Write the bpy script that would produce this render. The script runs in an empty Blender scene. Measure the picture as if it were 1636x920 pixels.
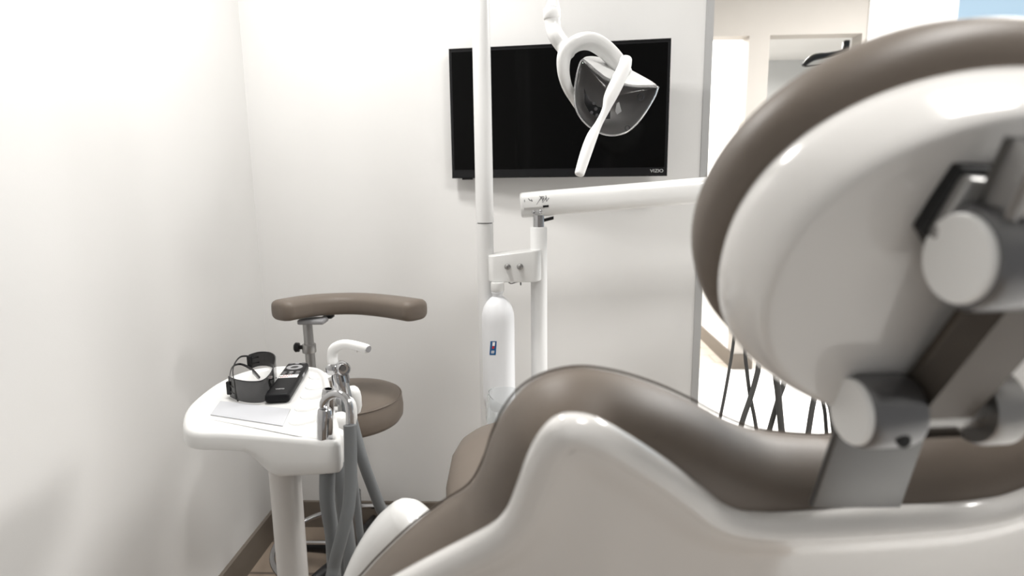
import bpy, bmesh, math, random
from mathutils import Vector, Matrix
R = math.radians
random.seed(4)
SC = bpy.context.scene
COL = SC.collection

# ------------------------------------------------------------------ camera
FPX = 1000.0
CAMP = Vector((0, 0, 1.25))
CAMR = (Matrix.Rotation(R(2.4), 3, 'Z') @ Matrix.Rotation(R(80), 3, 'X') @ Matrix.Rotation(R(-0.7), 3, 'Z'))
cam_d = bpy.data.cameras.new('camera')
cam = bpy.data.objects.new('camera', cam_d)
COL.objects.link(cam)
cam.matrix_world = Matrix.Translation(CAMP) @ CAMR.to_4x4()
cam_d.sensor_width = 36
cam_d.lens = FPX / 1636 * 36
cam_d.clip_start = 0.02
cam_d.dof.use_dof = True
cam_d.dof.focus_distance = 1.32
cam_d.dof.aperture_fstop = 3.9
SC.camera = cam

# ------------------------------------------------------------------ light
SC.view_settings.view_transform = 'Standard'
SC.view_settings.look = 'None'
SC.view_settings.exposure = 0.33
SC.view_settings.gamma = 1.0
SC.view_settings.use_curve_mapping = False
w = bpy.data.worlds.new('world'); SC.world = w; w.use_nodes = True
w.node_tree.nodes['Background'].inputs[0].default_value = (1.0, 0.985, 0.97, 1)
w.node_tree.nodes['Background'].inputs[1].default_value = 0.27

def area(name, loc, rot, size, power, col=(1, .98, .95), sy=None):
    d = bpy.data.lights.new(name, 'AREA'); d.energy = power; d.color = col
    d.size = size
    if sy: d.shape = 'RECTANGLE'; d.size_y = sy
    o = bpy.data.objects.new(name, d); COL.objects.link(o)
    o.location = loc; o.rotation_euler = [R(a) for a in rot]
    return o
area('ceiling_lamp_corner', (-0.50, 1.38, 2.36), (0, 0, 0), 0.22, 13)
area('ceiling_lamp_chair', (0.80, 0.38, 2.55), (0, 0, 0), 0.5, 20)
area('hall_lamp', (2.1, 2.6, 2.45), (0, 0, 0), 0.8, 75)
area('back_room_lamp', (0.3, 5.4, 2.4), (0, -35, 0), 0.8, 90)
area('far_room_lamp', (2.6, 6.3, 2.4), (0, 0, 0), 0.8, 75)

# ------------------------------------------------------------------ measuring (pixels of the 1636 x 920 photo to points in the room)
def ray(px, py):
    return CAMR @ Vector(((px - 818) / FPX, -(py - 460) / FPX, -1))
def at(px, py, d): return CAMP + ray(px, py) * d
def on_z(px, py, z):
    r = ray(px, py); return CAMP + r * ((z - CAMP.z) / r.z)
def on_y(px, py, y):
    r = ray(px, py); return CAMP + r * (y / r.y)
def on_x(px, py, x):
    r = ray(px, py); return CAMP + r * (x / r.x)

# ------------------------------------------------------------------ materials
MATS = {}
def mat(name, col, rough=0.5, metal=0.0, spec=0.5, coat=0.0, trans=0.0, alpha=1.0, bump=None, ior=1.45, emit=None, noise=None):
    m = bpy.data.materials.new(name); m.use_nodes = True
    nt = m.node_tree; b = nt.nodes['Principled BSDF']
    b.inputs['Base Color'].default_value = (*col, 1)
    b.inputs['Roughness'].default_value = rough
    b.inputs['Metallic'].default_value = metal
    b.inputs['Specular IOR Level'].default_value = spec
    b.inputs['Coat Weight'].default_value = coat
    b.inputs['Coat Roughness'].default_value = 0.08
    b.inputs['Transmission Weight'].default_value = trans
    b.inputs['Alpha'].default_value = alpha
    b.inputs['IOR'].default_value = ior
    if emit:
        b.inputs['Emission Color'].default_value = (*emit[0], 1); b.inputs['Emission Strength'].default_value = emit[1]
    tc = nt.nodes.new('ShaderNodeTexCoord')
    if bump:
        n = nt.nodes.new('ShaderNodeTexNoise'); n.inputs['Scale'].default_value = bump[0]; n.inputs['Detail'].default_value = 4
        bp = nt.nodes.new('ShaderNodeBump'); bp.inputs['Strength'].default_value = bump[1]; bp.inputs['Distance'].default_value = 0.002
        nt.links.new(tc.outputs['Object'], n.inputs['Vector'])
        nt.links.new(n.outputs['Fac'], bp.inputs['Height']); nt.links.new(bp.outputs['Normal'], b.inputs['Normal'])
    n2 = nt.nodes.new('ShaderNodeTexNoise'); sc, amt = noise or (3.0, 0.04)
    n2.inputs['Scale'].default_value = sc
    mx = nt.nodes.new('ShaderNodeMixRGB'); mx.blend_type = 'MIX'
    mx.inputs[1].default_value = (*[c * (1 - amt) for c in col], 1); mx.inputs[2].default_value = (*[min(1, c * (1 + amt)) for c in col], 1)
    nt.links.new(tc.outputs['Object'], n2.inputs['Vector'])
    nt.links.new(n2.outputs['Fac'], mx.inputs[0]); nt.links.new(mx.outputs[0], b.inputs['Base Color'])
    MATS[name] = m
    return m
M_wall = mat('wall_paint', (.74, .735, .725), .6, spec=.25, bump=(260, .05))
M_hallwall = mat('hall_paint', (.52, .49, .455), .7, spec=.2)
M_farwall = mat('far_paint', (.62, .62, .61), .7, spec=.2)
M_litwhite = mat('lit_white_paint', (.92, .915, .9), .7, spec=.2)  # strong light on column and partition is put into a paler base colour
M_ceil = mat('ceiling_paint', (.82, .82, .81), .8, spec=.2)
M_base = mat('baseboard_vinyl', (.17, .145, .12), .5)
M_trim = mat('corner_trim', (.42, .42, .42), .5)
M_white = mat('white_plastic', (.75, .75, .74), .28, spec=.5, coat=.25)
M_shell = mat('white_shell_gloss', (.80, .785, .765), .16, spec=.5, coat=.6)
M_pole = mat('white_powder_coat', (.78, .78, .775), .3, coat=.2)
M_col = mat('column_enamel', (.62, .60, .58), .35, coat=.2)
M_taupe = mat('taupe_vinyl', (.155, .127, .104), .46, spec=.45, bump=(900, .12), noise=(8, .05))
M_seam = mat('taupe_thread', (.10, .08, .065), .7)
M_chrome = mat('chrome', (.50, .50, .51), .1, metal=1)
M_brush = mat('brushed_metal', (.34, .335, .33), .34, metal=.9)
M_darkmetal = mat('dark_metal', (.20, .20, .205), .32, metal=.8)
M_hose = mat('grey_hose', (.15, .158, .163), .5, bump=(400, .05))
M_hose2 = mat('cord_grey', (.08, .08, .078), .55)
M_black = mat('black_plastic', (.010, .010, .011), .35, spec=.4)
M_screen = mat('screen_glass', (.002, .002, .002), .10, spec=.10)
M_bezel = mat('tv_bezel', (.008, .008, .009), .25, spec=.3)
M_grey = mat('grey_plastic', (.28, .28, .29), .4)
M_ltgrey = mat('light_grey_panel', (.54, .55, .58), .5)
M_cap = mat('white_cap', (.92, .92, .91), .4)
M_smoke = mat('smoked_lens', (.09, .09, .092), .04, trans=1.0, ior=1.12, spec=.6)
M_smoke2 = mat('lamp_cover', (.66, .66, .67), .04, trans=1.0, ior=1.2, spec=.7)
M_glass = mat('clear_glass', (.93, .95, .96), .05, trans=.9, ior=1.12)
M_blue = mat('label_blue', (.01, .10, .28), .4)
M_red = mat('label_red', (.5, .03, .03), .4)
M_ink = mat('ink_grey', (.16, .16, .17), .6)
M_logo = mat('logo_silver', (.5, .5, .5), .4)
M_steel = mat('plate_steel', (.12, .12, .12), .35, metal=.4)
M_lampcap = mat('sky_pane', (.02, .03, .04), .3, emit=((.40, .54, .65), 1.0))

def plank(name, c1, c2, mortar, scale):
    m = bpy.data.materials.new(name); m.use_nodes = True; nt = m.node_tree; b = nt.nodes['Principled BSDF']
    tc = nt.nodes.new('ShaderNodeTexCoord'); br = nt.nodes.new('ShaderNodeTexBrick')
    br.inputs['Color1'].default_value = (*c1, 1); br.inputs['Color2'].default_value = (*c2, 1); br.inputs['Mortar'].default_value = (*mortar, 1)
    br.inputs['Scale'].default_value = scale; br.inputs['Mortar Size'].default_value = .006
    br.inputs['Brick Width'].default_value = 1.2; br.inputs['Row Height'].default_value = .18
    nt.links.new(tc.outputs['Object'], br.inputs['Vector']); nt.links.new(br.outputs['Color'], b.inputs['Base Color'])
    b.inputs['Roughness'].default_value = .45
    return m
M_floor = plank('oak_vinyl_plank', (.36, .29, .23), (.30, .24, .19), (.15, .12, .1), 1.0)
M_hallfloor = plank('white_floor_tile', (.92, .91, .89), (.90, .89, .87), (.8, .79, .77), 1.0)
M_backfloor = plank('pale_plank', (.60, .54, .47), (.56, .50, .43), (.4, .35, .3), 1.0)

# ------------------------------------------------------------------ mesh helpers (all shapes are given in room coordinates)
def crv(pts, n=8, closed=False):
    P = [Vector(p) for p in pts]; out = []; N = len(P)
    for i in range(N if closed else N - 1):
        g = (lambda k: P[k % N]) if closed else (lambda k: P[max(0, min(N - 1, k))])
        a, b, c, d = g(i - 1), g(i), g(i + 1), g(i + 2)
        for k in range(n):
            t = k / n
            out.append(0.5 * ((2 * b) + (c - a) * t + (2 * a - 5 * b + 4 * c - d) * t * t + (3 * b - a - 3 * c + d) * t ** 3))
    if not closed: out.append(P[-1].copy())
    return out

def loft(bm, rings, cap0=True, cap1=True, flatcaps=True):
    vs = [[bm.verts.new(p) for p in r] for r in rings]
    n = len(rings[0])
    for a, b in zip(vs[:-1], vs[1:]):
        for i in range(n):
            f = bm.faces.new((a[i], a[(i + 1) % n], b[(i + 1) % n], b[i])); f.smooth = True
    for flag, r in ((cap0, vs[0]), (cap1, vs[-1])):
        if flag:
            f = bm.faces.new(r if r is vs[-1] else list(reversed(r))); f.smooth = not flatcaps
    return vs

def tube(bm, pts, rad, seg=16, smooth=0, flat=1.0, updir=None, roundcap=True):
    """sweep; rad is a number or one per point; flat scales the binormal"""
    if smooth:
        N = len(pts); rr = rad if hasattr(rad, '__len__') else [rad] * N
        q = crv([(*Vector(p), ) for p in pts], smooth)
        r3 = crv([(r, 0, 0) for r in rr], smooth)
        pts, rad = q, [v.x for v in r3]
    pts = [Vector(p) for p in pts]; N = len(pts)
    rr = list(rad) if hasattr(rad, '__len__') else [rad] * N
    if roundcap:
        t0 = (pts[0] - pts[1]).normalized(); t1 = (pts[-1] - pts[-2]).normalized()
        a, b = rr[0], rr[-1]
        pts = [pts[0] + t0 * a * .55, pts[0] + t0 * a * .45, pts[0] + t0 * a * .22] + pts + [pts[-1] + t1 * b * .22, pts[-1] + t1 * b * .45, pts[-1] + t1 * b * .55]
        rr = [a * .45, a * .75, a * .94] + rr + [b * .94, b * .75, b * .45]; N += 6
    T = [(pts[min(i + 1, N - 1)] - pts[max(i - 1, 0)]).normalized() for i in range(N)]
    up = Vector(updir) if updir is not None else (Vector((0, 0, 1)) if abs(T[0].z) < .9 else Vector((0, 1, 0)))
    nrm = (up - T[0] * up.dot(T[0])).normalized()
    rings = []
    for i in range(N):
        nrm = (nrm - T[i] * nrm.dot(T[i])).normalized(); bn = T[i].cross(nrm)
        rings.append([pts[i] + nrm * (rr[i] * math.cos(a)) + bn * (rr[i] * flat * math.sin(a)) for a in [2 * math.pi * k / seg for k in range(seg)]])
    loft(bm, rings)
    return bm

def lathe(bm, prof, o, axis=(0, 0, 1), seg=40, caps=True):
    """prof: list of (radius, height) along axis from o"""
    ax = Vector(axis).normalized(); e = Vector((0, 1, 0)) if abs(ax.y) < .9 else Vector((1, 0, 0))
    u = (e - ax * e.dot(ax)).normalized(); v = ax.cross(u); o = Vector(o)
    rings = [[o + ax * h + (u * math.cos(a) + v * math.sin(a)) * max(r, 1e-5) for a in [2 * math.pi * k / seg for k in range(seg)]] for r, h in prof]
    loft(bm, rings, caps, caps)
    return bm

def box(bm, c, size, X=(1, 0, 0), Y=(0, 1, 0), Z=(0, 0, 1), bev=0.0, seg=3):
    c = Vector(c); X = Vector(X).normalized(); Y = Vector(Y).normalized(); Z = Vector(Z).normalized()
    tmp = bmesh.new(); bmesh.ops.create_cube(tmp, size=1.0)
    for v in tmp.verts:
        v.co = c + X * (v.co.x * size[0]) + Y * (v.co.y * size[1]) + Z * (v.co.z * size[2])
    if bev > 0:
        bmesh.ops.bevel(tmp, geom=tmp.edges[:], offset=bev, segments=seg, affect='EDGES', profile=.5)
    me = bpy.data.meshes.new('t'); tmp.to_mesh(me); tmp.free(); bm.from_mesh(me); bpy.data.meshes.remove(me)
    return bm

def prism(bm, poly, d, bev=0):
    """poly: 3D polygon, extruded by vector d"""
    a = [bm.verts.new(p) for p in poly]; b = [bm.verts.new(Vector(p) + Vector(d)) for p in poly]; n = len(a)
    fs = [bm.faces.new(a), bm.faces.new(list(reversed(b)))]
    for i in range(n): fs.append(bm.faces.new((a[i], b[i], b[(i + 1) % n], a[(i + 1) % n])))
    if bev:
        bmesh.ops.recalc_face_normals(bm, faces=fs)
        es = list({e for f in fs for e in f.edges})
        bmesh.ops.bevel(bm, geom=es, offset=bev, segments=3, affect='EDGES', profile=.5)
    return bm

def off2(poly, d):
    """inset of a closed 2D outline by distance d (inwards positive), smoothed normals"""
    n = len(poly); A = sum(poly[i][0] * poly[(i + 1) % n][1] - poly[(i + 1) % n][0] * poly[i][1] for i in range(n))
    s = 1 if A > 0 else -1; out = []
    for i in range(n):
        a, b = poly[i - 1], poly[(i + 1) % n]
        tx, ty = b[0] - a[0], b[1] - a[1]; L = math.hypot(tx, ty) or 1
        out.append((poly[i][0] - s * ty / L * d, poly[i][1] + s * tx / L * d))
    return out

def obj(name, bm, m, parent=None, smooth=None):
    bmesh.ops.recalc_face_normals(bm, faces=bm.faces[:])
    if smooth is not None:
        for f in bm.faces: f.smooth = smooth
    me = bpy.data.meshes.new(name); bm.to_mesh(me); bm.free()
    me.set_sharp_from_angle(angle=R(48))
    me.materials.append(m)
    o = bpy.data.objects.new(name, me); COL.objects.link(o)
    if parent is not None:
        o.parent = parent
        p = parent; off = Vector((0, 0, 0))
        while p is not None: off += p.location; p = p.parent
        me.transform(Matrix.Translation(-off))
    return o
def origin(o, loc):
    """moves the origin of a top-level mesh to its base"""
    o.data.transform(Matrix.Translation(-Vector(loc))); o.location = loc
    return o
def thing(name, label, cat, loc, group=None):
    o = bpy.data.objects.new(name, None); COL.objects.link(o); o.location = loc; o.empty_display_size = .1
    o['label'] = label; o['category'] = cat
    if group: o['group'] = group
    return o
def tag(o, label, cat, group=None):
    o['label'] = label; o['category'] = cat
    if group: o['group'] = group
    return o
def struct(name, bm, m):
    o = obj(name, bm, m); o['kind'] = 'structure'; return o
def B(): return bmesh.new()
def text(name, body, size, m, parent, loc, X, Y, ext=.0003, sx=1.0, bold=0.0):
    """lettering as a mesh; X runs along the text, Y is up the letters"""
    c = bpy.data.curves.new(name, 'FONT'); c.body = body; c.size = size; c.extrude = ext; c.align_x = 'CENTER'; c.align_y = 'CENTER'; c.offset = bold
    t = bpy.data.objects.new(name, c); COL.objects.link(t)
    dg = bpy.context.evaluated_depsgraph_get(); me = bpy.data.meshes.new_from_object(t.evaluated_get(dg))
    bpy.data.objects.remove(t); bpy.data.curves.remove(c)
    X = Vector(X).normalized(); Y = Vector(Y).normalized(); Z = X.cross(Y)
    Mx = Matrix((X, Y, Z)).transposed().to_4x4(); Mx.translation = Vector(loc)
    me.transform(Mx @ Matrix.Diagonal((sx, 1, 1, 1)))
    bm = B(); bm.from_mesh(me); bpy.data.meshes.remove(me)
    return obj(name, bm, m, parent)
def wallbox(name, x0, x1, y0, y1, z0, z1, m):
    return struct(name, box(B(), ((x0 + x1) / 2, (y0 + y1) / 2, (z0 + z1) / 2), (x1 - x0, y1 - y0, z1 - z0)), m)

# ================================================================== THE SETTING
YB = on_z(580, 840, 0).y                       # back wall
XL = on_z(432, 862, 0.0).x                     # left wall (baseboard foot near the corner)
XE = on_y(1127, 300, YB).x                     # free end of the back wall
YH = on_z(1187, 589, 0).y                      # hall wall
CE = 2.6
wallbox('wall_back', XL - .1, XE, YB, YB + .12, 0, CE, M_wall)
wallbox('wall_left', XL - .1, XL, -1.6, YB, 0, CE, M_wall)
wallbox('trim_1', XE - .02, XE + .004, YB - .004, YB + .13, 0, CE, M_trim)
wallbox('baseboard_back', XL + .012, XE - .03, YB - .012, YB, 0, .10, M_base)
wallbox('baseboard_left', XL, XL + .012, -1.6, YB, 0, .10, M_base)
wallbox('floor', XL - .1, XE + .1, -1.6, YB + .12, -.05, 0, M_floor)
# hall beyond the free wall end
HX0, HX1 = XE + .1, 5.2
wallbox('floor_hall', HX0, HX1, -1.6, YH, -.05, 0, M_hallfloor)
wallbox('floor_hall_back', -.6, XE + .1, YB + .12, YH, -.05, 0, M_hallfloor)
wallbox('floor_far', -.6, HX1, YH, 8.2, -.05, 0, M_backfloor)
d1 = on_y(1190, 200, YH).x; d2 = on_y(1227, 120, YH).x; d3 = on_y(1374, 100, YH).x; d4 = on_y(1385, 60, YH).x
zh = on_y(1190, 57, YH).z
wallbox('wall_hall_header', -.6, d4, YH, YH + .12, zh, CE, M_hallwall)
wallbox('wall_hall_pier', d1 + .001, d2, YH, YH + .12, 0, zh, M_hallwall)
wallbox('wall_hall_end', d3, d4, YH, YH + .12, 0, zh, M_hallwall)
wallbox('wall_partition', d1, d1 + .12, YH + .12, 8.0, 0, CE, M_litwhite)
wallbox('baseboard_partition', d1 - .012, d1, YH - .012, 8.0, 0, .10, M_base)
wallbox('baseboard_pier', d1, d2, YH - .012, YH, 0, .10, M_base)
YC = YH - .015
c1 = on_y(1386, 60, YC).x; c2 = on_y(1531, 20, YC).x
wallbox('wall_column', c1, c2, YC, YH + .2, 0, CE, M_litwhite)
wallbox('wall_far', -.6, HX1, 8.0, 8.12, 0, CE, M_farwall)
wallbox('trim_2', d1 + .12, HX1, 7.96, 8.0, 2.0, 2.05, M_litwhite)
wallbox('wall_far_left', -.72, -.6, YH, 8.1, 0, CE, M_litwhite)
# blue pane right of the column
fr = struct('window_1', box(B(), ((c2 + 5.2) / 2, YH + .02, 1.5), (5.2 - c2, .03, 2.2)), M_lampcap)
wallbox('wall_hall_right', c2, HX1, YH - .02, YH + .1, 0, .4, M_hallwall)
wallbox('ceiling', XL - .1, XE + .1, -1.6, YH, CE, CE + .05, M_ceil)
wallbox('ceiling_hall', XE + .1, HX1, -1.6, 8.1, CE, CE + .05, M_ceil)
wallbox('ceiling_far', -.7, XE + .1, YH, 8.1, CE, CE + .05, M_ceil)

# ================================================================== PATIENT CHAIR
CY = R(7.0)                                     # the chair's own heading
tx = Vector((math.cos(CY), math.sin(CY), 0)); fw = Vector((-math.sin(CY), math.cos(CY), 0)); UZ = Vector((0, 0, 1))
chair = thing('dental_chair', 'taupe padded dental chair with glossy white back shell and oval headrest in the foreground', 'dental chair', at(1400, 820, .9) * Vector((1, 1, 0)) if False else Vector((.12, .85, 0)))
# ---- backrest plane
LB = R(25)
vb = (UZ * math.cos(LB) - fw * math.sin(LB)); nb = (fw * math.cos(LB) + UZ * math.sin(LB))   # nb: away from the camera, to the padded side
OB = at(1385, 820, .53)
def bplane(px, py, wofs):
    r = ray(px, py); o = OB + nb * wofs
    p = CAMP + r * ((o - CAMP).dot(nb) / r.dot(nb)); q = p - o
    return (q.dot(tx), q.dot(vb))
def b3(u, v, wv): return OB + tx * u + vb * v + nb * wv
def half(pxs, wofs, low):
    L = [bplane(x, y, wofs) for x, y in pxs]; L = [p for p in L]
    Rr = [(-u, v) for u, v in reversed(L)]
    return [(v.x, v.y) for v in crv([(u, v, 0) for u, v in L + Rr + list(low) + [(-a, b) for a, b in reversed(low)]], 5, True)]
shell_px = [(520, 1000), (575, 958), (640, 920), (700, 888), (755, 860), (785, 842), (808, 815), (825, 775), (840, 733), (858, 697), (882, 674), (915, 665), (960, 672), (1015, 702), (1070, 738), (1120, 776), (1160, 806), (1210, 819), (1290, 820)]
cush_px = [(490, 1000), (530, 958), (568, 920), (596, 889), (650, 838), (705, 797), (742, 772), (763, 735), (778, 690), (797, 650), (826, 615), (868, 591), (925, 580), (985, 587), (1049, 606), (1108, 632), (1160, 660), (1220, 682), (1300, 690)]
lowS = [(.475, -.20), (.44, -.29), (.36, -.38), (.24, -.44), (.10, -.46)]
SO = half(shell_px, 0.0, lowS)
CO = half(cush_px, .080, [(.515, -.35), (.46, -.43), (.38, -.48), (.26, -.51), (.10, -.52)])
cen = (0, -.26)
def brings(outl, spec):
    out = []
    for d, wv, s in spec:
        q = off2(outl, d)
        out.append([b3(u + (cen[0] - u) * s, v + (cen[1] - v) * s, wv) for u, v in q])
    return out
bm = B(); loft(bm, brings(CO, [(.030, .000, 0), (.014, .006, 0), (.004, .020, 0), (0, .040, 0), (0, .058, 0), (.003, .074, 0), (.012, .088, 0), (.026, .094, 0)] + [(.026, .094 + .0 * k - .018 * math.sin(k * 1.2), k) for k in (.15, .3, .5, .7, .9)]), True, True)
back = obj('backrest', bm, M_taupe, chair)
sm = B(); tube(sm, [b3(u, v, .082) for u, v in off2(CO, .005)] , .0011, 6, roundcap=False); obj('seam', sm, M_seam, back)
bm = B(); loft(bm, brings(SO, [(.014, .012, 0), (.004, .008, 0), (0, .001, 0), (.001, -.006, 0), (.006, -.012, 0), (.013, -.0145, 0), (.020, -.0142, 0), (.026, -.010, 0)]), True, False)
def dist(u, v):
    best = 9
    n = len(SO)
    for k in range(n):
        ax, ay = SO[k]; bx2, by2 = SO[(k + 1) % n]; ex, ey = bx2 - ax, by2 - ay
        t = max(0, min(1, ((u - ax) * ex + (v - ay) * ey) / (ex * ex + ey * ey + 1e-12)))
        dd = math.hypot(u - ax - t * ex, v - ay - t * ey)
        if dd < best: best = dd
    return best
def sst(t): t = max(0, min(1, t)); return t * t * (3 - 2 * t)
IN = off2(SO, .0185); us = [p[0] for p in IN]; NU, NV = 130, 60; grid = []
for a in range(NU + 1):
    u = min(us) + .0005 + (max(us) - min(us) - .001) * (.5 - .5 * math.cos(math.pi * a / NU)); hit = []
    for k in range(len(IN)):
        p, q = IN[k], IN[(k + 1) % len(IN)]
        if (p[0] - u) * (q[0] - u) <= 0 and p[0] != q[0]: hit.append(p[1] + (q[1] - p[1]) * (u - p[0]) / (q[0] - p[0]))
    v1, v0 = max(hit), min(hit); rowv = []
    for c in range(NV + 1):
        t = c / NV; v = v1 + (v0 - v1) * t * (.35 + .65 * t); dd = dist(u, v)
        rowv.append(bm.verts.new(b3(u, v, -.0143 + .0035 * sst((dd - .019) / .028) - .030 * sst((dd - .05) / .28))))
    grid.append(rowv)
for a in range(NU):
    for c in range(NV):
        f = bm.faces.new((grid[a][c], grid[a + 1][c], grid[a + 1][c + 1], grid[a][c + 1])); f.smooth = True
obj('back_shell', bm, M_shell, chair)

# ---- headrest
LH = R(22)
vh = (UZ * math.cos(LH) - fw * math.sin(LH)); nh = (fw * math.cos(LH) + UZ * math.sin(LH))
mid = (at(1675, 26, .35) + at(1418, 640, .5)) / 2
OH = mid
def h3(a, rx, ry, wv, p=2.25):
    c, s = math.cos(a), math.sin(a)
    return OH + tx * (rx * math.copysign(abs(c) ** (2 / p), c)) + vh * (ry * math.copysign(abs(s) ** (2 / p), s)) + nh * wv
def hring(rx, ry, wv, p=2.15, dv=0.0, n=96): return [h3(2 * math.pi * k / n, rx, ry, wv, p) + vh * dv for k in range(n)]
bm = B(); loft(bm, [hring(.148, .115, .006, 2.1), hring(.160, .129, .012, 2.0), hring(.167, .136, .024, 2.0), hring(.168, .137, .036, 2.0), hring(.165, .134, .050, 2.0), hring(.155, .124, .062, 2.0), hring(.14, .11, .070, 2.1), hring(.09, .07, .072, 2.1), hring(.03, .02, .072, 2.1)])
head = obj('headrest', bm, M_taupe, chair)
bm = B(); loft(bm, [hring(a, c, w_, 2.15, -.007) for a, c, w_ in ((.150, .112, .014), (.158, .120, .008), (.161, .123, .000), (.160, .122, -.012), (.157, .119, -.024), (.1535, .1155, -.034), (.151, .113, -.040), (.1485, .1105, -.0435), (.1465, .1085, -.0448), (.1445, .1065, -.0452))])
obj('headrest_shell', bm, M_shell, head)

# ---- headrest linkage: two hinges, a link arm, a plate going down behind the shell
XA = tx
hl = at(1368, 657, .418); hu = at(1540, 413, .335)
def hinge(o, L, r):
    b = B(); lathe(b, [(r * .92, -.002), (r, .002), (r, .030), (r * .93, .034)], o, XA); return b
link = obj('headrest_bracket', hinge(hl, .1, .0248), M_darkmetal, chair)
for o, r, L, rr in ((hl, .0222, .100, .014), (hu, .0245, .1, .026)):
    b = B(); lathe(b, [(r * .96, -.0055), (r, -.004), (r, -.001)], o, XA); obj('end_cap', b, M_cap, link)
    b = B(); lathe(b, [(rr, .030), (rr, L - .02)], o, XA); lathe(b, [(.024, L - .02), (.026, L - .016), (.026, L), (.018, L + .006), (.008, L + .008)], o, XA)
    obj('hinge_pin', b, M_brush, link)
b = hinge(hu, .1, .029); obj('hinge_barrel', b, M_darkmetal, link)
b = B(); lathe(b, [(.0045, 0), (.0045, .002)], hl + XA * .018 - fw * .0215 - UZ * .012, -fw); obj('set_screw', b, M_black, link)
# link arm
p0 = hl + XA * .052; p1 = hu + XA * .052
ad = (p1 - p0).normalized(); an = XA.cross(ad)
b = B(); box(b, (p0 + p1) / 2, (.030, (p1 - p0).length + .02, .026), XA, ad, an, .004); obj('link_arm', b, mat('cushion_tinted_chrome', (.10, .085, .072), .4, metal=.3), link)  # chrome arm; the cushion's reflection is put into its brown base colour
# plate down into the backrest
b = B(); q = [at(1296, 812, .505), at(1440, 812, .515), at(1484, 688, .445), at(1338, 690, .432)]
prism(b, q, nb * .006, .002); obj('mounting_plate', b, M_steel, link)
# bracket on the headrest back
bo = hu + XA * .05
hb = OH + nh * -.032
b = B()
q = [at(1537, 268, .336), at(1720, 276, .328), at(1720, 420, .352), at(1500, 420, .362), at(1474, 372, .352)]
prism(b, q, nh * .01, .001); obj('bracket_edge', b, M_black, link)
b = B()
q = [at(1552, 286, .331), at(1720, 300, .322), at(1720, 440, .347), at(1520, 440, .352), at(1494, 378, .346)]
prism(b, q, nh * .012, .002); obj('bracket_block', b, M_brush, link)
b = B(); box(b, at(1618, 345, .325), (.022, .07, .02), XA, vh, nh, .004); obj('bracket_tongue', b, M_brush, link)

# ---- seat, leg pad and base under and beyond the backrest
sx0 = Vector((-.02, 1.02, .69))
bm = B()
def sring(c, hx, hz, ydir=fw, n=48, p=2.3):
    out = []
    for k in range(n):
        a = 2 * math.pi * k / n; cc, s = math.cos(a), math.sin(a)
        out.append(c + tx * hx * math.copysign(abs(cc) ** (2 / p), cc) + UZ * hz * math.copysign(abs(s) ** (2 / p), s))
    return out
s0 = at(1036, 925, .80) - UZ * .05
path = [(-.02, -.02, .20, .03), (.02, .0, .24, .05), (.12, .04, .26, .055), (.24, .065, .262, .055), (.36, .055, .255, .055), (.48, .03, .24, .05), (.56, .01, .22, .045), (.60, .0, .18, .03), (.61, .0, .14, .015)]
loft(bm, [sring(s0 + fw * a + UZ * z - tx * .0, hx, hz) for a, z, hx, hz in path])
seat = obj('seat', bm, M_taupe, chair)
bm = B(); loft(bm, [sring(s0 + fw * a + UZ * (z - .07), hx, .02) for a, z, hx, hz in path]); obj('seat_shell', bm, M_shell, chair)
b = B(); fb = s0 + fw * .3
box(b, (fb.x, fb.y, .05), (.42, .62, .1), tx, fw, UZ, .03); box(b, (fb.x, fb.y, (.1 + s0.z - .05) / 2), (.2, .28, s0.z - .12), tx, fw, UZ, .03); obj('base', b, M_shell, chair)
b = B(); tube(b, [at(585, 960, .90), at(610, 905, .89), at(638, 864, .88), at(663, 840, .875)], [.038, .039, .040, .039], 28, smooth=6, flat=1.15)
obj('armrest', b, M_white, chair)
b = B(); tube(b, [at(585, 960, .90), at(620, 990, .85), at(700, 960, .84)], .02, 14, smooth=4); obj('armrest_bracket', b, M_white, chair)

# ================================================================== DELIVERY TRAY ON ITS COLUMN
ZT = .85
cb = at(462, 840, 1.10)
tray = thing('instrument_stand', 'white instrument tray on a grey column with suction hoses along its right edge', 'instrument stand', (cb.x, cb.y, 0))
out_px = [(291, 674), (295, 656), (311, 637), (340, 615), (372, 599), (405, 589), (440, 584.5), (480, 584), (510, 587), (523, 597), (529, 620), (535, 650), (543, 683), (545, 700), (531, 706), (480, 702), (420, 697), (360, 693), (315, 692), (296, 686)]
OT = [on_z(x, y, ZT) for x, y in out_px]
TO = [(v.x, v.y) for v in crv([(p.x, p.y, 0) for p in OT], 6, True)]
xa = on_z(380, 697, ZT).x; xb = on_z(436, 700, ZT).x; xc = on_z(545, 706, ZT).x
def depth(x):
    t = max(0, min(1, (x - xa) / (xb - xa))); t = t * t * (3 - 2 * t)
    h = .030 + .040 * t
    if x > xb: h -= .018 * (x - xb) / (xc - xb)
    return h
def tring(d, z, frac=None, minus=0):
    q = off2(TO, d)
    return [Vector((x, y, ZT + z if frac is None else ZT - .010 - frac * (depth(x) - minus - .010))) for x, y in q]
bm = B(); loft(bm, [tring(.018, -.006), tring(.0165, -.006), tring(.013, -.004), tring(.010, -.0005), tring(.006, -.0), tring(.002, -.003), tring(0, -.009), tring(-.001, 0, .5), tring(.000, 0, .88), tring(.003, 0, .97), tring(.008, 0, 1.0), tring(.03, 0, 1.0)], True, True)
top = obj('tray', bm, M_white, tray)
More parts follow.
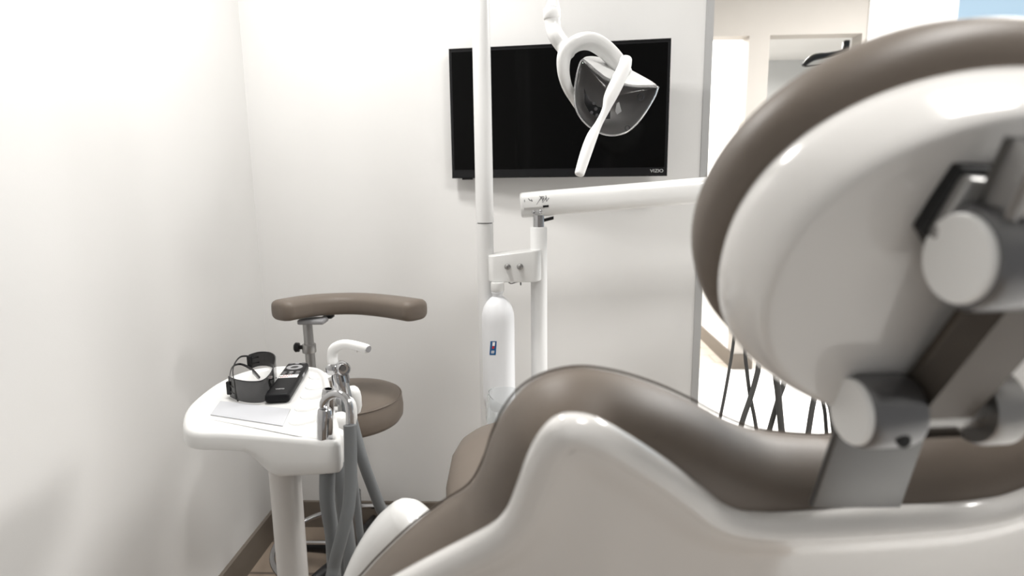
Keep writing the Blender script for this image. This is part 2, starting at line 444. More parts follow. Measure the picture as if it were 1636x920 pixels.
# grey inlay panel and cup marks
pan = [on_z(x, y, ZT - .0055) for x, y in [(352, 641), (464, 654), (452, 681), (336, 663)]]
b = B(); prism(b, pan, (0, 0, .0012), .0004); obj('inlay_panel', b, M_ltgrey, top)
for x, y in [(512, 601), (507, 617), (500, 632), (492, 651), (484, 672)]:
    c = on_z(x, y, ZT - .006); b = B(); lathe(b, [(.0235, 0), (.0225, .0012), (.0205, .0012), (.019, .0002), (.008, .0001)], c, seg=32); obj('cup_recess', b, M_white, top)
b = B(); lathe(b, [(.0262, 0.02), (.0262, ZT - .06)], (cb.x, cb.y, 0), seg=40); obj('column', b, M_col, tray)
b = B(); lathe(b, [(.17, 0), (.17, .02), (.15, .035), (.04, .045)], (cb.x, cb.y, 0)); obj('foot', b, M_col, tray)

# holders along the right edge, nearest first
hol = [on_z(538, 706, .822), on_z(544, 678, .822), on_z(555, 652, .822), on_z(563, 634, .822)]
for i, c in enumerate(hol):
    b = B()
    lathe(b, [(.004, -.036), (.010, -.034), (.0150, -.022), (.0175, -.004), (.0172, .008), (.0145, .016), (.010, .0205), (.004, .0225)], c, (-.12, -.05, 1), 32)
    box(b, c + Vector((-.020, 0, -.014)), (.030, .022, .030), bev=.006)
    obj('holder', b, M_white, top)
# 1: chrome sleeve with U tube and its hose
g = at(519, 672, .985)
inst = B(); lathe(inst, [(.0115, -.045), (.0125, -.02), (.0125, .002), (.0108, .018), (.0090, .020)], g, (.06, .02, 1), 28)
i1 = obj('suction_handle', inst, M_chrome, tray); i1['label'] = 'chrome sleeve with bent U tube'
b = B(); tube(b, [at(517, 655, .985), at(517, 644, .98), at(523, 635, .975), at(537, 629, .97), at(551, 635, .965), at(558, 650, .96), at(559, 684, .96)], .0062, 20, smooth=6); obj('bent_tube', b, M_chrome, i1)
b = B(); tube(b, [at(559, 679, .955), at(560, 720, .955), at(560, 770, .955), at(556, 815, .955), at(545, 860, .96), at(535, 900, .97), at(530, 950, .99), Vector((cb.x + .07, cb.y + .02, .34)), Vector((cb.x + .02, cb.y, .24))], .0098, 18, smooth=6, roundcap=False); obj('hose', b, M_hose, tray)
b = B(); lathe(b, [(.0105, 0), (.0105, .008)], at(522, 757, 1.0), seg=24); obj('hose_collar', b, M_chrome, tray)
b = B(); tube(b, [at(523, 754, 1.0), at(523, 800, 1.0), at(530, 850, 1.005), at(533, 900, 1.01), at(537, 960, 1.02), Vector((cb.x + .07, cb.y + .02, .34)), Vector((cb.x + .02, cb.y, .24))], [.0125, .0122, .0112, .0108, .0108, .0108, .0108], 18, smooth=6, roundcap=False); obj('hose', b, M_hose, tray)
# 2: open chrome sleeve
g = at(524.5, 622, 1.07)
b = B(); lathe(b, [(.0085, -.06), (.0105, -.045), (.0105, -.01), (.0092, .0), (.0085, .001), (.0062, .001), (.006, -.012)], g, (.10, -.02, 1), 28, caps=False); obj('suction_handle', b, M_chrome, tray)
b = B(); tube(b, [at(536, 690, 1.06), at(543, 760, 1.06), at(549, 810, 1.07), at(556, 860, 1.07), at(560, 930, 1.08), Vector((cb.x + .07, cb.y + .02, .34)), Vector((cb.x + .02, cb.y, .24))], .0115, 16, smooth=6, roundcap=False); obj('hose', b, M_hose, tray)
# 3: valve with white curved tip
g = at(540, 592, 1.16)
b = B(); lathe(b, [(.0125, -.05), (.0135, -.02), (.0125, .0), (.0100, .012)], g + Vector((0, 0, -.012)), (-.12, 0, 1), 28)
lathe(b, [(.0115, -.014), (.0125, -.010), (.0125, .012), (.010, .015), (.0098, .009)], at(547, 588, 1.15), (.5, -.85, .1), 28)
box(b, at(532, 589, 1.155), (.024, .024, .022), bev=.008)
v3 = obj('suction_valve', b, M_chrome, tray)
b = B(); lathe(b, [(.0055, 0), (.0055, .004)], at(547.5, 588, 1.137), (.5, -.85, .1)); obj('valve_button', b, M_darkmetal, v3)
b = B(); box(b, at(553, 596, 1.15), (.006, .010, .036), Vector((1, 0, 0)), Vector((0, 1, 0)), (-.15, 0, 1), .002); obj('valve_lever', b, M_darkmetal, v3)
b = B(); tube(b, [at(532, 580, 1.155), at(531, 569, 1.155), at(533, 558, 1.15), at(543, 551.5, 1.145), at(556, 550, 1.14), at(572, 553, 1.13), at(586, 557, 1.125)], [.0095, .0095, .0095, .009, .0085, .0083, .0083], 22, smooth=6)
lathe(b, [(.003, 0), (.003, .012)], at(570, 562, 1.13), (0, 0, 1))
obj('suction_tip', b, M_cap, v3)
b = B(); lathe(b, [(.0062, 0), (.0060, .0012)], at(588.6, 557.6, 1.12), at(588, 557.6, 1.12) - at(575, 553.5, 1.13)); obj('tip_opening', b, M_grey, v3)
b = B(); tube(b, [at(550, 630, 1.16), at(556, 690, 1.16), at(562, 740, 1.16), at(570, 800, 1.17), at(576, 860, 1.17), at(584, 930, 1.18), Vector((cb.x + .07, cb.y + .02, .34)), Vector((cb.x + .02, cb.y, .24))], .0068, 14, smooth=6, roundcap=False); obj('hose', b, M_hose, tray)
b = B(); tube(b, [at(548, 610, 1.22), at(558, 655, 1.21), at(578, 730, 1.2), at(594, 775, 1.21), at(612, 820, 1.22), at(640, 880, 1.24), Vector((cb.x + .07, cb.y + .02, .34)), Vector((cb.x + .02, cb.y, .24))], .0108, 16, smooth=6, roundcap=False); obj('hose', b, M_hose, tray)
b = B(); tube(b, [at(541, 700, 1.1), at(536, 760, 1.1), at(542, 800, 1.1), at(546, 850, 1.1), at(550, 930, 1.12), Vector((cb.x + .07, cb.y + .02, .34)), Vector((cb.x + .02, cb.y, .24))], .0075, 14, smooth=6, roundcap=False); obj('hose', b, M_hose, tray)
# ---- remote control
ZS = ZT - .0055
A = on_z(443, 645, ZS); Bq = on_z(477, 592, ZS); ry = (Bq - A).normalized(); rx = Vector((ry.y, -ry.x, 0)); L = (Bq - A).length
tilt = (ry + UZ * .0).normalized()
rem = thing('remote_control', 'black remote control with a grey ring button lying on the white tray', 'remote control', ((A + Bq) / 2))
cR = (A + Bq) / 2
b = B(); box(b, cR + UZ * .0095, (.045, L, .018), rx, ry, UZ, .0065, 4); obj('remote_body', b, mat('remote_plastic', (.006, .006, .007), .5, spec=.2), rem, True)
zt = cR + UZ * .0187
def rp(a, l): return zt + rx * (a * .045) + ry * ((l - .5) * L)
b = B(); lathe(b, [(.0165, 0), (.0160, .0008), (.0085, .0008), (.008, 0)], rp(0, .82), UZ, 36, False); obj('navigation_ring', b, M_grey, rem)
b = B(); lathe(b, [(.0072, -.0002), (.0068, .0006)], rp(0, .82), UZ, 24); obj('button', b, M_black, rem)
for l, hs in ((.955, (-.3, 0, .3)), (.655, (-.3, 0, .3)), (.60, (-.3, 0, .3))):
    for k, h in enumerate(hs):
        b = B(); lathe(b, [(.0045, -.0002), (.0043, .0007), (.003, .0010)], rp(h, l), UZ, 18); obj('button', b, M_grey if (k == 1 and l > .63) else M_darkmetal, rem)
for l in (.545, .495):
    b = B(); box(b, rp(0, l), (.037, .0075, .0012), rx, ry, UZ, .0004, 1); pb = obj('shortcut_button', b, M_cap, rem)
    b = B()
    for k in range(4): box(b, rp(-.22 + .11 * k if l > .5 else -.3 + .09 * k, l) + UZ * .0007, (.0028, .0026, .0002), rx, ry, UZ)
    obj('button_print', b, M_red, pb)
text('lettering', 'VIZIO', .0065, M_logo, rem, rp(0, .14) + UZ * .0003, rx, ry)
b = B(); box(b, rp(.5, .68) - UZ * .009, (.0012, .02, .006), rx, ry, UZ, .0004, 1); obj('side_button', b, M_grey, rem)

# ---- safety glasses
gl = thing('safety_glasses', 'dark wraparound safety glasses standing on the white tray beside the remote', 'glasses', on_z(405, 625, ZS))
def sheet(pts, hs, th, lean=(0, 0)):
    b = B(); P = [Vector(p) for p in pts]; N = len(P); rings = []
    for i in range(N):
        t = (P[min(i + 1, N - 1)] - P[max(0, i - 1)]).normalized(); n = Vector((t.y, -t.x, 0)).normalized() * th / 2
        h0, h1 = hs[i]
        le = Vector((lean[0], lean[1], 0))
        rings.append([P[i] - n + UZ * h0, P[i] + n + UZ * h0, P[i] + n + UZ * h1 + le * (h1 - h0), P[i] - n + UZ * h1 + le * (h1 - h0)])
    loft(b, rings)
    return b
pl = [on_z(x, y, ZS) for x, y in [(368, 634), (380, 640), (400, 644), (420, 643), (432, 634), (439, 620), (442, 606), (441, 596), (432, 589), (415, 587), (400, 590)]]
ps = crv([tuple(p) for p in pl], 5)
nn = len(ps)
hh = []
for i in range(nn):
    t = i / (nn - 1)
    lo = .001 if t < .6 else .001 + .004 * math.sin((t - .6) / .4 * math.pi)
    hi = .040 + .005 * math.sin(t * math.pi) - .008 * t
    if .42 < t < .52: lo += .006
    hh.append((lo, hi))
obj('lens', sheet([tuple(p) for p in ps], hh, .0016), M_smoke, gl)
for e, sgn in ((0, 1), (nn - 1, 1)):
    c = ps[e] + UZ * .018
    b = B(); box(b, c, (.010, .008, .026), bev=.002)
    for k in (-1, 1): tube(b, [c + UZ * .006 * k, c + UZ * .006 * k + (ps[4] - ps[0] if e == 0 else ps[-5] - ps[-1]).normalized() * .020], .0016, 8)
    obj('hinge_block', b, M_black, gl)
tp = [ps[0] + UZ * .030, on_z(372, 602, ZS) + UZ * .020, on_z(385, 590, ZS) + UZ * .012, on_z(402, 594, ZS) + UZ * .006, on_z(415, 606, ZS) + UZ * .004]
b = B(); tube(b, tp, [.0016, .002, .0024, .003, .0024], 10, smooth=6, flat=.5); obj('temple', b, M_black, gl)
tp = [ps[-1] + UZ * .030, on_z(385, 592, ZS) + UZ * .030, on_z(374, 606, ZS) + UZ * .024, on_z(376, 625, ZS) + UZ * .010, on_z(380, 641, ZS) + UZ * .002]
b = B(); tube(b, tp, [.002, .002, .0022, .0024, .0028], 10, smooth=6, flat=.5); obj('temple', b, M_black, gl)
b = B(); tube(b, [ps[nn // 2 - 4] + UZ * .012, ps[nn // 2 - 1] + UZ * .020 - Vector((.008, 0, 0)), ps[nn // 2 + 3] + UZ * .010], .002, 8, smooth=4); obj('nose_pad', b, M_black, gl)
b = B(); tube(b, [tuple(ps[i] + UZ * (hh[i][1] + .0005)) for i in range(nn)], .0011, 8); obj('brow_frame', b, M_black, gl)

# ================================================================== STOOL
sc = on_z(553, 627, .62)
st = thing('assistant_stool', 'taupe round stool with a curved padded arm and chrome foot ring by the back wall', 'stool', (sc.x, sc.y, 0))
b = B(); rs = .168
lathe(b, [(rs * .80, .530), (rs * .94, .535), (rs * .99, .548), (rs * 1.0, .572), (rs * .985, .596), (rs * .955, .610), (rs * .93, .6145), (rs * .80, .6185), (rs * .4, .620), (.001, .620)], (sc.x, sc.y, 0), seg=72); se = obj('seat', b, M_taupe, st)
b = B(); pr = [(sc.x + rs * .968 * math.cos(a), sc.y + rs * .968 * math.sin(a), .6085) for a in [2 * math.pi * k / 72 for k in range(73)]]
tube(b, pr, .0022, 8, roundcap=False); obj('piping', b, M_taupe, se)
b = B(); lathe(b, [(.10, .515), (.10, .53)], (sc.x, sc.y, 0)); lathe(b, [(.026, .06), (.026, .30), (.014, .301), (.014, .52)], (sc.x, sc.y, 0)); obj('gas_lift', b, M_darkmetal, st)
b = B(); tube(b, [(sc.x - .012 + .235 * math.cos(a), sc.y + .225 * math.sin(a), .125) for a in [2 * math.pi * k / 64 for k in range(65)]], .0085, 12, roundcap=False)
tube(b, [(sc.x - .245, sc.y, .125), (sc.x + .221, sc.y, .125)], .006, 8); obj('foot_ring', b, M_chrome, st)
for k in range(5):
    a = R(20 + 72 * k); e = Vector((math.cos(a), math.sin(a), 0)); c0 = Vector((sc.x, sc.y, .10))
    b = B(); tube(b, [c0, c0 + e * .12 + UZ * -.01, c0 + e * .245 + UZ * -.035], [.026, .020, .014], 12, flat=.9, smooth=3); lg = obj('leg', b, M_black, st)
    b = B(); t = Vector((-e.y, e.x, 0)); lathe(b, [(.018, -.018), (.024, -.015), (.025, 0), (.024, .015), (.018, .018)], c0 + e * .235 + UZ * -.075, t, 20); obj('caster', b, M_black, lg)
# arm pad
def apt(px, py, d): return at(px, py, d)
ap = [apt(455, 495, 1.70), apt(490, 489, 1.76), apt(530, 485.5, 1.80), apt(575, 485, 1.81), apt(620, 489, 1.77), apt(660, 495, 1.70)]
bm = B(); pc = crv([tuple(p) for p in ap], 8); N = len(pc); rings = []
ex = [(-.024, .35), (-.021, .68), (-.014, .90), (-.004, 1.0)]
for i in range(N):
    t = (pc[min(i + 1, N - 1)] - pc[max(0, i - 1)]); t.z = 0; t.normalize(); n = Vector((t.y, -t.x, 0))
    def rg(c, s, hz=.029, hy=.042):
        o = []
        for k in range(32):
            a = 2 * math.pi * k / 32; cc, ss = math.cos(a), math.sin(a)
            o.append(c + n * hy * s * math.copysign(abs(cc) ** .62, cc) + UZ * hz * (s ** .6) * math.copysign(abs(ss) ** .62, ss))
        return o
    if i == 0:
        for e, s in ex: rings.append(rg(pc[0] + t * e, s))
    rings.append(rg(pc[i], 1.0))
    if i == N - 1:
        for e, s in reversed(ex): rings.append(rg(pc[-1] - t * e, s))
loft(bm, rings); pad = obj('arm_pad', bm, M_taupe, st)
b = B(); box(b, apt(500, 510, 1.76) - UZ * .004, (.075, .05, .014), bev=.005); obj('pad_bracket', b, M_grey, st)
b = B(); box(b, apt(524, 506, 1.79), (.03, .03, .006), bev=.002); obj('adjustment_lever', b, M_black, st)
pa = apt(491, 515, 1.77); pbm = Vector((pa.x + .012, pa.y, .56))
b = B(); tube(b, [pa, Vector((pa.x + .004, pa.y, .56)), Vector((pa.x + .02, pa.y, .53)), Vector((sc.x - .05, sc.y, .52))], .0135, 16); 
lathe(b, [(.019, -.012), (.0195, -.01), (.0195, .01), (.019, .012)], pa + UZ * -.075, (0, 0, 1), 24); obj('arm_post', b, M_brush, st)
b = B(); lathe(b, [(.006, 0), (.006, .012), (.013, .014), (.014, .024), (.01, .028)], pa + Vector((-.014, 0, -.072)), (-1, -.1, 0), 20); obj('clamp_knob', b, M_black, st)

# ================================================================== TELEVISION
TW, TH = .733, .427
tl = on_y(717, 79, YB - .045)
bl_ = on_y(725, 284, YB - .045); tr = on_y(1070, 63, YB - .135); br = on_y(1065, 279, YB - .135)
TX = ((tr + br) / 2 - (tl + bl_) / 2).normalized(); tc_ = (tl + bl_ + tr + br) / 4
TW = ((tr + br) / 2 - (tl + bl_) / 2).length; TY = ((tl + tr) / 2 - (bl_ + br) / 2); TH = TY.length; TY = (TY - TX * TY.dot(TX)).normalized(); TN = TX.cross(TY)   # TN towards the camera
tv = thing('television', 'black flat screen television mounted on the white back wall behind the lamp', 'television', tc_ - TY * TH / 2 - TN * .03)
tc_ = tc_
b = B(); box(b, tc_ - TN * .012, (TW, TH, .022), TX, TY, TN, .003, 2); obj('bezel', b, M_bezel, tv)
b = B(); box(b, tc_ + TY * .008, (TW - .012, TH - .032, .0015), TX, TY, TN); obj('screen', b, M_screen, tv)
b = B(); box(b, tc_ - TN * .032, (TW * .8, TH * .7, .022), TX, TY, TN, .006, 2); obj('rear_housing', b, M_black, tv)
b = B(); wp = Vector((tc_.x, YB - .01, tc_.z)); box(b, wp, (.2, .02, .2), bev=.002); tube(b, [wp, tc_ - TN * .04], .022, 12); obj('wall_bracket', b, M_black, tv)
b = B(); box(b, tc_ - TX * (TW / 2 - .045) - TY * (TH / 2 + .003) - TN * .012, (.03, .006, .012), TX, TY, TN, .0015, 1); obj('sensor_bump', b, M_black, tv)
text('lettering', 'VIZIO', .0135, M_logo, tv, tc_ + TX * (TW / 2 - .028) - TY * (TH / 2 - .0125) + TN * .0002, TX, TY, sx=1.15)

# ================================================================== POSTS, BOTTLE, ARM
DP = 1.72
f0 = at(778, 357, DP); f1 = at(777, 640, DP)
def vline(px0, py0, d, z):
    p = at(px0, py0, d); return Vector((p.x, p.y, z))
post = thing('support_stand', 'white twin post stand with a bracket box and a long white swing arm', 'equipment stand', vline(862, 450, DP, 0))
pl0 = vline(777.5, 500, DP, 0)
b = B(); lathe(b, [(.0225, 0), (.0225, at(778, 355, DP).z)], pl0, seg=36); obj('lower_post', b, M_pole, post)
pr0 = vline(861, 470, DP, 0)
zc = at(861, 361, DP).z
b = B(); lathe(b, [(.0225, 0), (.0225, zc - .002), (.0210, zc)], pr0, seg=36); obj('arm_post', b, M_pole, post)
b = B(); box(b, ((pl0.x + pr0.x) / 2, pl0.y + .04, .03), (.30, .22, .06), bev=.015); obj('stand_foot', b, M_pole, post)
b = B(); lathe(b, [(.0150, zc), (.0150, zc + .032)], pr0, seg=28); obj('swivel_pin', b, M_chrome, post)
b = B(); box(b, at(876, 350, DP), (.03, .02, .008), Vector((1, 0, .25)), bev=.001); obj('swivel_stop', b, M_black, post)
# swing arm towards the right
a0 = at(832, 328, DP - .0); a1 = at(1125, 303.5, DP - .03); a2 = a0 + (a1 - a0) * 1.35
ad = (a2 - a0).normalized(); an = Vector((ad.y, -ad.x, 0)).normalized(); au = an.cross(ad) * -1
if au.z < 0: au = -au
b = B(); 
def aring(c, s=1.0, hz=.0345, hy=.032):
    o = []
    for k in range(36):
        a = 2 * math.pi * k / 36; cc, ss = math.cos(a), math.sin(a)
        o.append(c + an * hy * s * math.copysign(abs(cc) ** .75, cc) + au * hz * s * math.copysign(abs(ss) ** .75, ss))
    return o
loft(b, [aring(a0 + ad * .0, .90), aring(a0 + ad * .002, .965), aring(a0 + ad * .008, 1.0)] + [aring(a0 + (a2 - a0) * t) for t in (.1, .4, .7, 1)])
arm = obj('swing_arm', b, M_white, post)
fc = an * -1 if (an.y > 0) else an
def ap3(px, py, ofs=.0):
    base = a0 + fc * .0325; r = ray(px, py); return CAMP + r * ((base - CAMP).dot(fc) / r.dot(fc)) + fc * ofs
for x, y in ((852.5, 339), (864, 338)):
    b = B(); lathe(b, [(.0048, -.006), (.0048, .001), (.0035, .003), (.001, .0035)], ap3(x, y, .0), fc, 20); obj('screw', b, M_chrome, arm)
b = B(); box(b, ap3(872, 329.5, -.0), (.0155, .002, .0055), ad, fc, au); obj('black_mark', b, M_black, arm)
b = B(); box(b, ap3(853.5, 332.3, -.0003), (.055, .0016, .005), ad, fc, au); obj('grey_stripe', b, mat('stripe_grey', (.42, .41, .40), .5), arm)
b = B()
mk = [((838, 319), (838, 323)), ((844, 317), (847, 320)), ((847, 320), (851, 321)), ((849, 318), (850, 322)), ((857, 327), (865, 315)), ((864, 314), (869, 314)), ((869, 316), (866, 323)), ((872, 312), (873, 322)), ((873, 322), (877, 316)), ((866, 320), (868, 317)), ((862, 313), (866, 317)), ((867, 324), (873, 315))]
for p, q in mk: tube(b, [ap3(*p, ofs=-.0012), ap3(*q, ofs=-.0012)], .0009, 6, roundcap=False)
obj('diagram_print', b, M_ink, arm)

# bracket box between the posts
tb = on_y(779, 430, pl0.y - .045); tr_ = on_y(865, 430, pl0.y - .045)
zb0 = at(820, 449, DP - .04).z; zl = at(781, 407, DP - .04).z; zr = at(864, 397, DP - .04).z
ol = []
x0, x1, yf, yb_ = tb.x, tr_.x, pl0.y - .045, pl0.y + .03
for k in range(9):
    a = R(180 + 90 * k / 8); ol.append((x0 + .018 + .018 * math.cos(a), yf + .03 + .03 * math.sin(a)))
for k in range(9):
    a = R(270 + 90 * k / 8); ol.append((x1 - .022 + .022 * math.cos(a), yf + .04 + .04 * math.sin(a)))
ol += [(x1, yb_), (x0, yb_)]
def bz(x): return zl + (zr - zl) * min(1, ((x - x0) / (x1 - x0)) * 1.15)
bm = B(); loft(bm, [[Vector((x, y, zb0)) for x, y in off2(ol, .004)], [Vector((x, y, zb0 + .003)) for x, y in ol], [Vector((x, y, bz(x) - .004)) for x, y in ol], [Vector((x, y, bz(x) - .001)) for x, y in off2(ol, .0015)], [Vector((x, y, bz(x))) for x, y in off2(ol, .005)]])
bx = obj('bracket_box', bm, M_white, post)
for x, y in ((811, 426), (831, 426)):
    c = on_y(x, y, yf); b = B(); lathe(b, [(.0085, 0), (.0085, .004), (.006, .0055), (.0058, .012), (.003, .014)], c + Vector((0, .003, 0)), (-.1, -1, 0), 22); obj('knob', b, M_brush, bx)
b = B(); tube(b, [on_y(811, 449, pl0.y - .02), on_y(816, 453, pl0.y - .02), on_y(824, 451, pl0.y - .02), on_y(831, 449, pl0.y - .02)], .0015, 8, smooth=4); tube(b, [on_y(832, 448, pl0.y - .02), on_y(832, 455, pl0.y - .02)], .0022, 8); obj('drain_clip', b, M_darkmetal, bx)

# water bottle
bc = on_y(796.5, 560, pl0.y - .030 - .02); bx_, by_ = bc.x, bc.y
def bzz(py): return at(797, py, DP - .05).z
bo = tag(obj('water_bottle', lathe(B(), [(.012, bzz(664)), (.030, bzz(662)), (.040, bzz(655)), (.0435, bzz(642)), (.0435, bzz(640)), (.0435, bzz(510)), (.0425, bzz(500)), (.038, bzz(490)), (.030, bzz(481)), (.020, bzz(475)), (.0135, bzz(472)), (.0135, bzz(467)), (.0165, bzz(466)), (.0165, bzz(450.5))], (bx_, by_, 0), seg=48), mat('bottle_plastic', (.80, .81, .83), .35)), 'white plastic water bottle with a small blue label hanging under the bracket box', 'bottle')
origin(bo, (bx_, by_, bzz(664)))
b = B(); lathe(b, [(.0172, bzz(463)), (.0178, bzz(462)), (.0178, bzz(451)), (.0168, bzz(449.2))], (bx_, by_, 0), seg=36); obj('bottle_cap', b, M_white, bo)
def onb(px, py, k=1.004):
    r = ray(px, py); dx, dy = r.x, r.y; ox, oy = CAMP.x - bx_, CAMP.y - by_; Rr = .0435 * k
    a_ = dx * dx + dy * dy; b_ = ox * dx + oy * dy; c_ = ox * ox + oy * oy - Rr * Rr
    t = (-b_ - math.sqrt(b_ * b_ - a_ * c_)) / a_; return CAMP + r * t
def decal(name, px0, py0, px1, py1, m, par, k, skew=0):
    b = B(); N = 6; g = [[b.verts.new(onb(px0 + (px1 - px0) * i / N + skew * (1 - j), py0 + (py1 - py0) * j, k)) for i in range(N + 1)] for j in (0, 1)]
    for i in range(N): b.faces.new((g[0][i], g[0][i + 1], g[1][i + 1], g[1][i]))
    g2 = [[b.verts.new(v.co + (Vector((bx_, by_, v.co.z)) - v.co).normalized() * .0004) for v in r_] for r_ in g]
    for i in range(N): b.faces.new((g2[0][i], g2[1][i], g2[1][i + 1], g2[0][i + 1]))
    return obj(name, b, m, par)
lb = decal('blue_label', 782, 545, 792, 567, M_blue, bo, 1.012, 1.5)
decal('label_window', 786.5, 546.5, 790.5, 552.5, M_cap, lb, 1.020, .5)
decal('label_red_mark', 786, 553, 789.5, 557, M_red, lb, 1.020, .5)
decal('label_emblem', 784.5, 560, 789.5, 564.5, M_ltgrey, lb, 1.020, .5)

# glass cuspidor bowl low beside the posts
gc = at(822, 662, 1.50)
b = B(); lathe(b, [(.012, -.075), (.03, -.072), (.052, -.052), (.066, -.022), (.072, .012), (.074, .040), (.0715, .040), (.0695, .012), (.0635, -.022), (.050, -.049), (.029, -.068), (.012, -.070)], gc, (.25, 0, 1), 48); bw = obj('cuspidor_bowl', b, M_glass, post); bw['label'] = 'clear glass rinsing bowl'
b = B(); tube(b, [gc - UZ * .072, gc - UZ * .12, Vector((pr0.x, pr0.y, gc.z - .15))], .014, 12, smooth=4); obj('bowl_bracket', b, M_pole, post)

# ================================================================== OPERATING LIGHT
zl0 = at(778, 355, DP).z
lamp = thing('operating_light', 'white dental operating light with clear shield, curved yoke and long handle on a post', 'dental light', (pl0.x, pl0.y, zl0))
ptop = at(780.5, -60, DP); ptop = Vector((pl0.x + .002, pl0.y, ptop.z))
b = B(); lathe(b, [(.0238, 0), (.0228, ptop.z - zl0 - .003)], (pl0.x, pl0.y, zl0 + .003), seg=36); pst = obj('upper_post', b, M_pole, lamp)
b = B(); lathe(b, [(.0205, 0), (.0205, .004)], (pl0.x, pl0.y, zl0 - .0005), seg=36); obj('joint_gap', b, M_darkmetal, lamp)
b = B(); box(b, at(781, 351, DP - .024), (.003, .003, .010)); obj('key_slot', b, M_darkmetal, lamp)
b = B(); lathe(b, [(.0245, 0), (.0245, .008)], (pl0.x + .0015, pl0.y, at(780, 5, DP).z), seg=36); obj('post_collar', b, M_grey if False else M_pole, lamp)
DL = 1.30
nk = at(883, -70, DL)
b = B(); tube(b, [ptop - UZ * .01, ptop + UZ * .05, Vector((nk.x, nk.y, ptop.z + .10)), nk + UZ * .02, nk], .018, 20, smooth=6); obj('light_arm', b, M_pole, lamp)
b = B(); tube(b, [nk, at(883, -10, DL), at(883.5, 18, DL)], [.0105, .0105, .0105], 24); tube(b, [at(884, 2, DL), at(883, 15, DL)], [.011, .0165], 24, roundcap=False); obj('neck', b, M_pole, lamp)
b = B(); lathe(b, [(.0165, 0), (.0180, .002), (.0180, .019), (.017, .021)], at(882, 31, DL), (0, 0, 1), 32); obj('neck_collar', b, M_cap, lamp)
b = B(); tube(b, [at(883, 31, DL), at(884, 45, DL), at(889, 58, DL - .01), at(899, 72, DL - .01), at(908, 84, DL - .02)], [.0163, .0163, .0165, .0165, .016], 26, smooth=6); obj('elbow', b, M_white, lamp)
b = B()
yk = [at(932, 182, DL + .02), at(918, 160, DL + .01), at(906, 138, DL - .005), at(900, 112, DL - .015), at(903, 86, DL - .02), at(921, 69, DL - .02), at(943, 66, DL - .01), at(963, 76, DL), at(983, 96, DL + .01), at(998, 118, DL + .02)]
tube(b, yk, [.008, .009, .0105, .0125, .0145, .0145, .014, .014, .0135, .012], 24, smooth=8, flat=1.5, updir=at(900, 110, DL) - at(940, 130, DL)); obj('yoke', b, M_white, lamp)
# lamp head
def L3(px, py, d): return at(px, py, d)
bk = [(930, 96), (940, 90), (960, 92), (990, 103), (1022, 119), (1047, 134), (1049, 143), (1043, 158), (1025, 186), (1005, 206), (975, 212), (947, 200), (926, 178), (920, 150), (923, 120)]
fr_ = [(929, 96), (940, 101), (955, 114), (975, 127), (1010, 136), (1048, 137), (1050, 145), (1042, 163), (1022, 193), (998, 213), (968, 216), (940, 202), (922, 180), (917, 152), (921, 120)]
bkc = [(v.x, v.y) for v in crv([(x, y, 0) for x, y in bk], 5, True)]; frc = [(v.x, v.y) for v in crv([(x, y, 0) for x, y in fr_], 5, True)]
def hr(poly, d, ins=0, s=0, c=(978, 155)): return [L3(x + (c[0] - x) * s, y + (c[1] - y) * s, d) for x, y in off2(poly, ins)]
mixp = [((a[0] + b_[0]) / 2, (a[1] + b_[1]) / 2) for a, b_ in zip(bkc, frc)]
bm = B(); loft(bm, [hr(frc, DL - .024, 2.2), hr(frc, DL - .026, .8), hr(frc, DL - .022, 0), hr(mixp, DL + .01, 0), hr(bkc, DL + .035, 0), hr(bkc, DL + .05, 3), hr(bkc, DL + .06, 0, .12), hr(bkc, DL + .075, 0, .5), hr(bkc, DL + .08, 0, .9)], False, True)
hd = obj('lamp_head', bm, M_white, lamp)
# reflector inside: dark tray with lamp sockets, pale bowl
bm = B(); loft(bm, [hr(frc, DL - .018, 3), hr(frc, DL + .0, 0, .10), hr(frc, DL + .018, 0, .3), hr(frc, DL + .026, 0, .6), hr(frc, DL + .028, 0, .95)], False, True); rf = obj('reflector', bm, mat('reflector_grey', (.42, .41, .40), .3, metal=.4), hd)
b = B(); q = [L3(x, y, DL - .004) for x, y in [(933, 140), (940, 158), (955, 170), (975, 176), (975, 190), (958, 190), (942, 180), (934, 165)]]; prism(b, q, ray(950, 160) * .004, .001); obj('led_bar', b, M_black, rf)
for x, y in ((949, 165), (945, 180), (954, 184), (952, 174)):
    b = B(); lathe(b, [(.0028, 0), (.0035, .002), (.0024, .003)], L3(x, y, DL - .006), -ray(x, y), 16); obj('led_socket', b, M_grey, rf)
b = B(); q = [L3(x, y, DL - .006) for x, y in [(985, 165), (989, 163), (993, 178), (986, 183), (983, 178)]]; prism(b, q, ray(988, 170) * .003, .0006); obj('inner_lens', b, M_cap, rf)
for x, y, rr_ in ((1023, 155, .0075), (1002, 205, .006)):
    b = B(); lathe(b, [(rr_, 0), (rr_, .004), (rr_ * .7, .004), (rr_ * .6, .001)], L3(x, y, DL - .024), -ray(x, y) + Vector((.4, 0, 0)), 24, False); obj('shield_clip', b, M_darkmetal, hd)
bm = B(); loft(bm, [hr(frc, DL - .024, -1.2), hr(frc, DL - .032, -.8), hr(frc, DL - .040, 1.5), hr(frc, DL - .046, 0, .14), hr(frc, DL - .050, 0, .35), hr(frc, DL - .052, 0, .65), hr(frc, DL - .0525, 0, .96)], False, True)
sh = obj('shield', bm, M_smoke2, hd)
md = sh.modifiers.new('thickness', 'SOLIDIFY'); md.thickness = .002
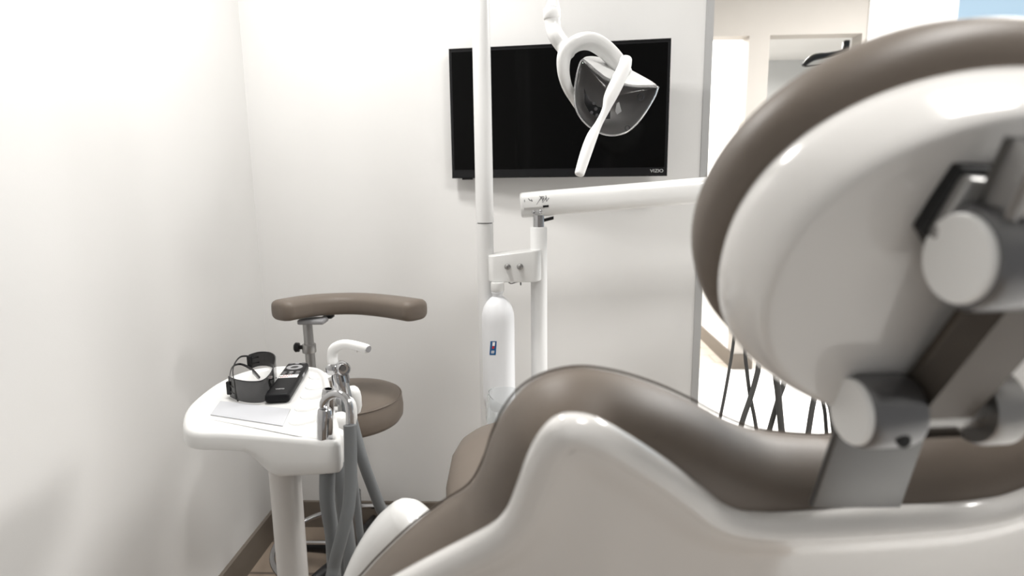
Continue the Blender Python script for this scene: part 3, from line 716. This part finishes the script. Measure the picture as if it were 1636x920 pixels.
# handle in front
DH = DL - .085
b = B(); tube(b, [at(1000, 95, DH), at(997, 108, DH), at(986, 132, DH), at(975, 155, DH), at(968, 175, DH), at(957, 197, DH), at(946, 218, DH - .005), at(936, 245, DH - .01), at(926, 277, DH - .015)],
             [.0115, .0128, .0135, .0125, .0078, .0072, .0105, .0110, .0095], 26, smooth=6); ho = obj('handle', b, M_cap, lamp)
b = B(); tube(b, [at(985, 128, DH), at(985, 122, DL - .01)], .009, 16); obj('handle_stem', b, M_cap, lamp)
b = B(); tube(b, [at(996, 90.5, DH - .006), at(1004, 91.5, DH - .006)], .0028, 8, flat=.6); obj('handle_slot', b, M_darkmetal, lamp)

# ================================================================== DELIVERY HEAD BEHIND THE HEADREST, WITH ITS HOSES
dh = a2 + ad * .0
DD = 1.45
dc = at(1290, 330, DD)
un = thing('delivery_head', 'grey hoses hanging from a delivery head behind the headrest, over the pale hall floor', 'delivery head', dc - UZ * .05)
b = B(); box(b, dc, (.36, .26, .06), bev=.02, seg=4); obj('head_body', b, M_white, un)
b = B(); tube(b, [a2 - ad * .03, dc + UZ * .0], .025, 16); obj('arm_joint', b, M_white, un)
cords = [([(1172, 545), (1165, 590), (1158, 630), (1151, 665)], .0030, 0),
         ([(1190, 555), (1193, 590), (1198, 630), (1205, 665), (1210, 695)], .0036, .02),
         ([(1213, 575), (1209, 600), (1199, 635), (1187, 670), (1178, 705)], .0052, 0),
         ([(1239, 590), (1243, 625), (1246, 660), (1250, 700)], .0062, .0),
         ([(1254, 605), (1246, 630), (1237, 660), (1227, 695)], .0050, .02),
         ([(1303, 622), (1297, 655), (1290, 700)], .0052, 0),
         ([(1313, 625), (1318, 660), (1321, 700)], .0034, .02),
         ([(1320, 625), (1328, 655), (1334, 700)], .0050, 0)]
for k, (pp, r_, dd) in enumerate(cords):
    d_ = 1.22 + dd
    pts = [at(x, y, d_) for x, y in pp]
    s_ = pts[0]; t0 = dc + Vector((-.14 + .04 * k, -.10, -.02)); e0 = pts[0] + (pts[0] - pts[1]).normalized() * .10 + UZ * .05
    t_ = (pts[-1] - pts[-2]).normalized()
    b = B(); tube(b, [t0, e0] + pts + [pts[-1] + t_ * .06], r_, 12, smooth=6, roundcap=False); obj('hose', b, M_hose2, un)

# ================================================================== BLACK MONITOR ARM SEEN THROUGH THE HALL OPENING
DM = 4.9
mp = at(1372, 90, DM)
ma = thing('monitor_arm', 'black jointed equipment arm seen through the opening in the hall wall', 'equipment arm', (mp.x, mp.y, 0))
b = B(); tube(b, [at(1284, 104, DM), at(1300, 92, DM), at(1325, 88, DM), at(1348, 83, DM), at(1368, 80, DM)], [.014, .026, .022, .018, .024], 14, smooth=5, flat=1.6); obj('arm', b, M_black, ma)
b = B(); box(b, at(1352, 72, DM), (.045, .05, .07), bev=.01); obj('joint', b, M_black, ma)
b = B(); box(b, at(1364, 66, DM), (.032, .05, .09), bev=.008); obj('joint', b, M_black, ma)
b = B(); tube(b, [at(1352, 76, DM), at(1364, 76, DM)], .018, 10); obj('joint_link', b, M_black, ma)
b = B(); tube(b, [at(1286, 106, DM), at(1312, 104, DM)], .006, 8); obj('cable', b, M_black, ma)
b = B(); lathe(b, [(.2, 0), (.2, .03), (.03, .05), (.03, mp.z)], (mp.x, mp.y, 0), seg=24); obj('pole', b, M_black, ma)
